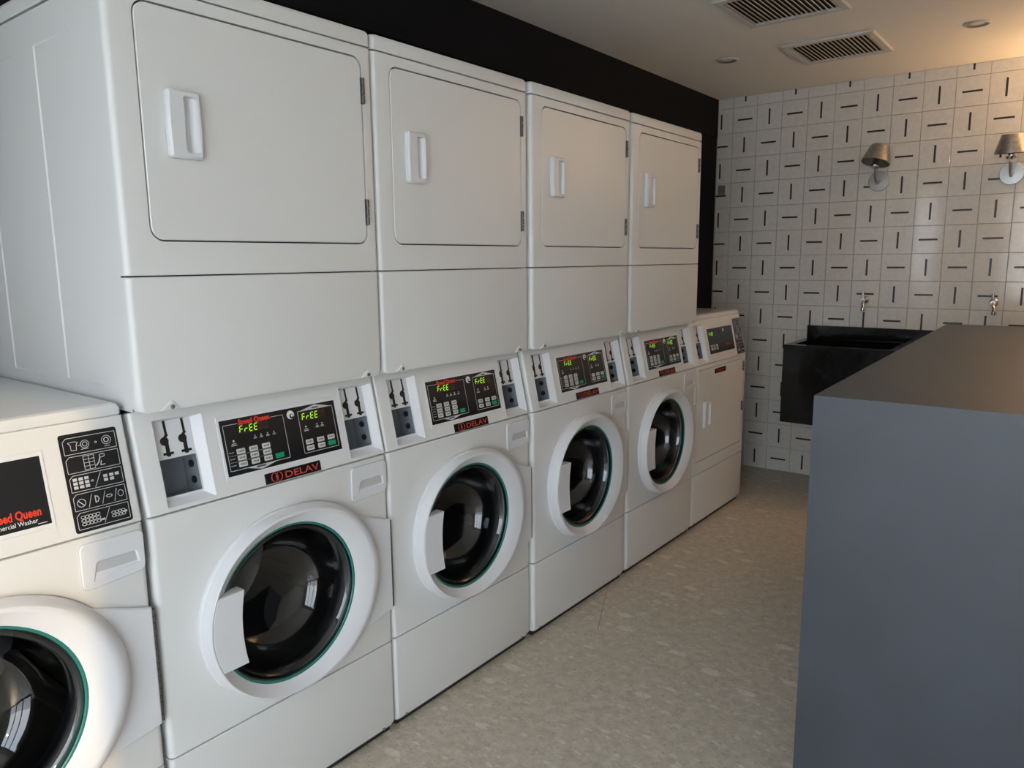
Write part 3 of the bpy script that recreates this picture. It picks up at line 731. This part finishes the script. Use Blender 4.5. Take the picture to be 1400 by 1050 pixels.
# wall taps over the sink
def tap(x, label):
    r_ = empty('wall_tap', (x, YB, 1.150), label, 'tap', 'taps above the stone sink')
    MB().lathe([(.021, 0), (.021, .004), (.017, .009), (.011, .012)], (0, 0, -.004), (0, -1, 0), 20, None, False, True).obj('flange', 'satin', r_)
    MB().tube([(0, -.008, -.004), (0, -.045, -.004), (0, -.062, -.004)], [.0105, .0115, .0125], 14).obj('valve_body', 'chrome', r_)
    MB().tube([(0, -.055, -.006), (.004, -.078, -.016), (.010, -.092, -.034), (.012, -.096, -.050)], [.0085, .0085, .0090, .0095], 12).obj('spout', 'chrome', r_)
    MB().lathe([(.011, 0), (.0135, .003), (.0135, .017), (.010, .019), (.009, .012)], (.012, -.096, -.066), (0, 0, 1), 16, None, False, False).obj('aerator', 'chrome', r_)
    h = MB(); h.tube([(0, -.052, .004), (-.002, -.054, .020), (-.004, -.050, .046)], [.006, .0065, .0075], 10); h.obj('lever', 'satin', r_)
tap(.452, 'small chrome wall tap above the left bowl of the black sink')
tap(1.112, 'small chrome wall tap nearer the right edge, above the counter end')

# ------------------------------------------------------------------ sconces
def sconce(x, z, label, tilt, lit):
    r_ = empty('wall_sconce', (x, YB, z), label, 'wall lamp', 'sconces on the tiled wall')
    MB().lathe([(.057, 0), (.057, .004), (.055, .0065), (.010, .0075), (.009, .016)], (0, 0, 0), (0, -1, 0), 36, None, False, True).obj('backplate', 'plate', r_)
    MB().tube([(0, -.012, -.012), (0, -.045, -.014), (0, -.085, .0), (0, -.108, .03), (0, -.112, .062)], [.006, .0065, .0065, .0065, .007], 10).obj('arm', 'satin', r_)
    hd = link('lamp_head', MB().lathe([(.010, -.034), (.024, -.030), (.026, -.022), (.016, -.016), (.014, .02)], (0, 0, 0), (0, 0, 1), 24, None, True, True).mesh('lamp_head', 'chrome'), r_)
    hd.location = (0, -.112, .098); hd.rotation_euler = tilt
    sh = MB(); sh.lathe([(.076, -.004), (.0775, -.002), (.0775, .001), (.050, .092), (.0485, .092), (.0745, .001), (.074, -.004), (.076, -.004)], (0, 0, 0), (0, 0, 1), 40)
    sh.obj('lamp_shade', 'shade', hd)
    MB().lathe([(.012, .018), (.015, .028), (.022, .046), (.021, .060), (.012, .072), (.001, .075)], (0, 0, 0), (0, 0, 1), 18).obj('bulb', 'bulb_lit' if lit else 'bulb', hd)
    if lit:
        l = bpy.data.lights.new('added_sconce_light', 'POINT'); l.energy = ADDED_SCONCE_POWER; l.color = (1, .60, .28); l.shadow_soft_size = .022
        lo = bpy.data.objects.new('added_sconce_light', l); COL.objects.link(lo); lo.parent = hd; lo.location = (0, 0, .085)
sconce(.483, 1.838, 'brushed metal sconce with tilted shade, the left of the two in view', (math.radians(-16), math.radians(9), 0), False)
sconce(1.136, 1.832, 'brushed metal sconce with level shade at the right edge of the tiled wall', (math.radians(5), 0, 0), False)
sconce(1.790, 1.832, 'lit metal sconce added out of view farther right for its warm glow', (0, 0, 0), True)  # unseen lamp, added to give the far end its warm glow

# small plain sticker on the tiles by the black wall
o = MB().plate(lambda s, t, d: (s, -d, t), rrect(-.024, .024, -.030, .030, .003, 2), (), -.001, .0012, .0002).obj('wall_sticker', 'sticker', None, 0)
o.location = (-.480, YB-.0012, 1.848); o['label'] = 'small dark grey square sticker on the tiles beside the black wall'; o['category'] = 'sticker'

# ------------------------------------------------------------------ ceiling vents and downlights
def vent(x0, x1, y0, y1, label):
    cx, cy = (x0+x1)/2, (y0+y1)/2; hw, hh = (x1-x0)/2, (y1-y0)/2
    r_ = empty('ceiling_vent', (cx, cy, ZC), label, 'vent', 'air grilles in the ceiling')
    f_ = lambda s, t, d: (s, t, -d)
    MB().plate(f_, rrect(-hw, hw, -hh, hh, 0), [rrect(-hw+.032, hw-.032, -hh+.032, hh-.032, 0)], .0005, .011, .005).obj('frame', 'vent', r_, 20)
    MB().box(f_, -hw+.03, hw-.03, -hh+.03, hh-.03, .0002, .0010).obj('duct_opening', 'duct', r_, 0)
    n = 18; wd = (2*hw-.064)/n
    sm = MB(); c = math.cos(math.radians(32)); s_ = math.sin(math.radians(32)); L = .0158
    for sg in (1,):
        p = [(-L*c*.5, L*s_*.5), (L*c*.5, -L*s_*.5)]; tn = (.0009*s_, .0009*c)
        q = [(p[0][0]-tn[0], p[0][1]-tn[1]), (p[1][0]-tn[0], p[1][1]-tn[1]), (p[1][0]+tn[0], p[1][1]+tn[1]), (p[0][0]+tn[0], p[0][1]+tn[1])]
        vs = [(a, y, b) for y in (-hh+.032, hh-.032) for a, b in q]
        sm.add(vs, [(0, 1, 2, 3), (7, 6, 5, 4)]+[(i, (i+1) % 4, 4+(i+1) % 4, 4+i) for i in range(4)])
    me = sm.mesh('slat', 'vent', 0)
    for k in range(n): link('slat', me, r_, None, (-hw+.032+wd*(k+.5), 0, -.0065))
vent(.213, .640, 3.158, 3.590, 'white slatted ceiling air grille nearer the tiled wall, wholly in view')
vent(.215, .643, 2.325, 2.758, 'white slatted ceiling air grille cut by the top edge of the picture')
def downlight(x, y, label):
    r_ = empty('downlight', (x, y, ZC), label, 'downlight', 'recessed ceiling downlights')
    MB().lathe([(.054, -.0005), (.054, -.004), (.049, -.007), (.045, -.006)], (0, 0, 0), (0, 0, 1), 36).obj('trim_ring', 'vent', r_)
    MB().lathe([(.046, -.0062), (.040, -.003), (.030, -.0012), (.028, -.0010)], (0, 0, 0), (0, 0, 1), 36).obj('reflector', 'satin', r_)
    MB().lathe([(.028, -.0011), (.020, -.0030), (.001, -.0038)], (0, 0, 0), (0, 0, 1), 24).obj('lens', 'bulb', r_)
downlight(-.087, 3.243, 'round recessed silver downlight near the black bulkhead')
downlight(1.021, 3.366, 'round recessed silver downlight near the right edge of the ceiling')
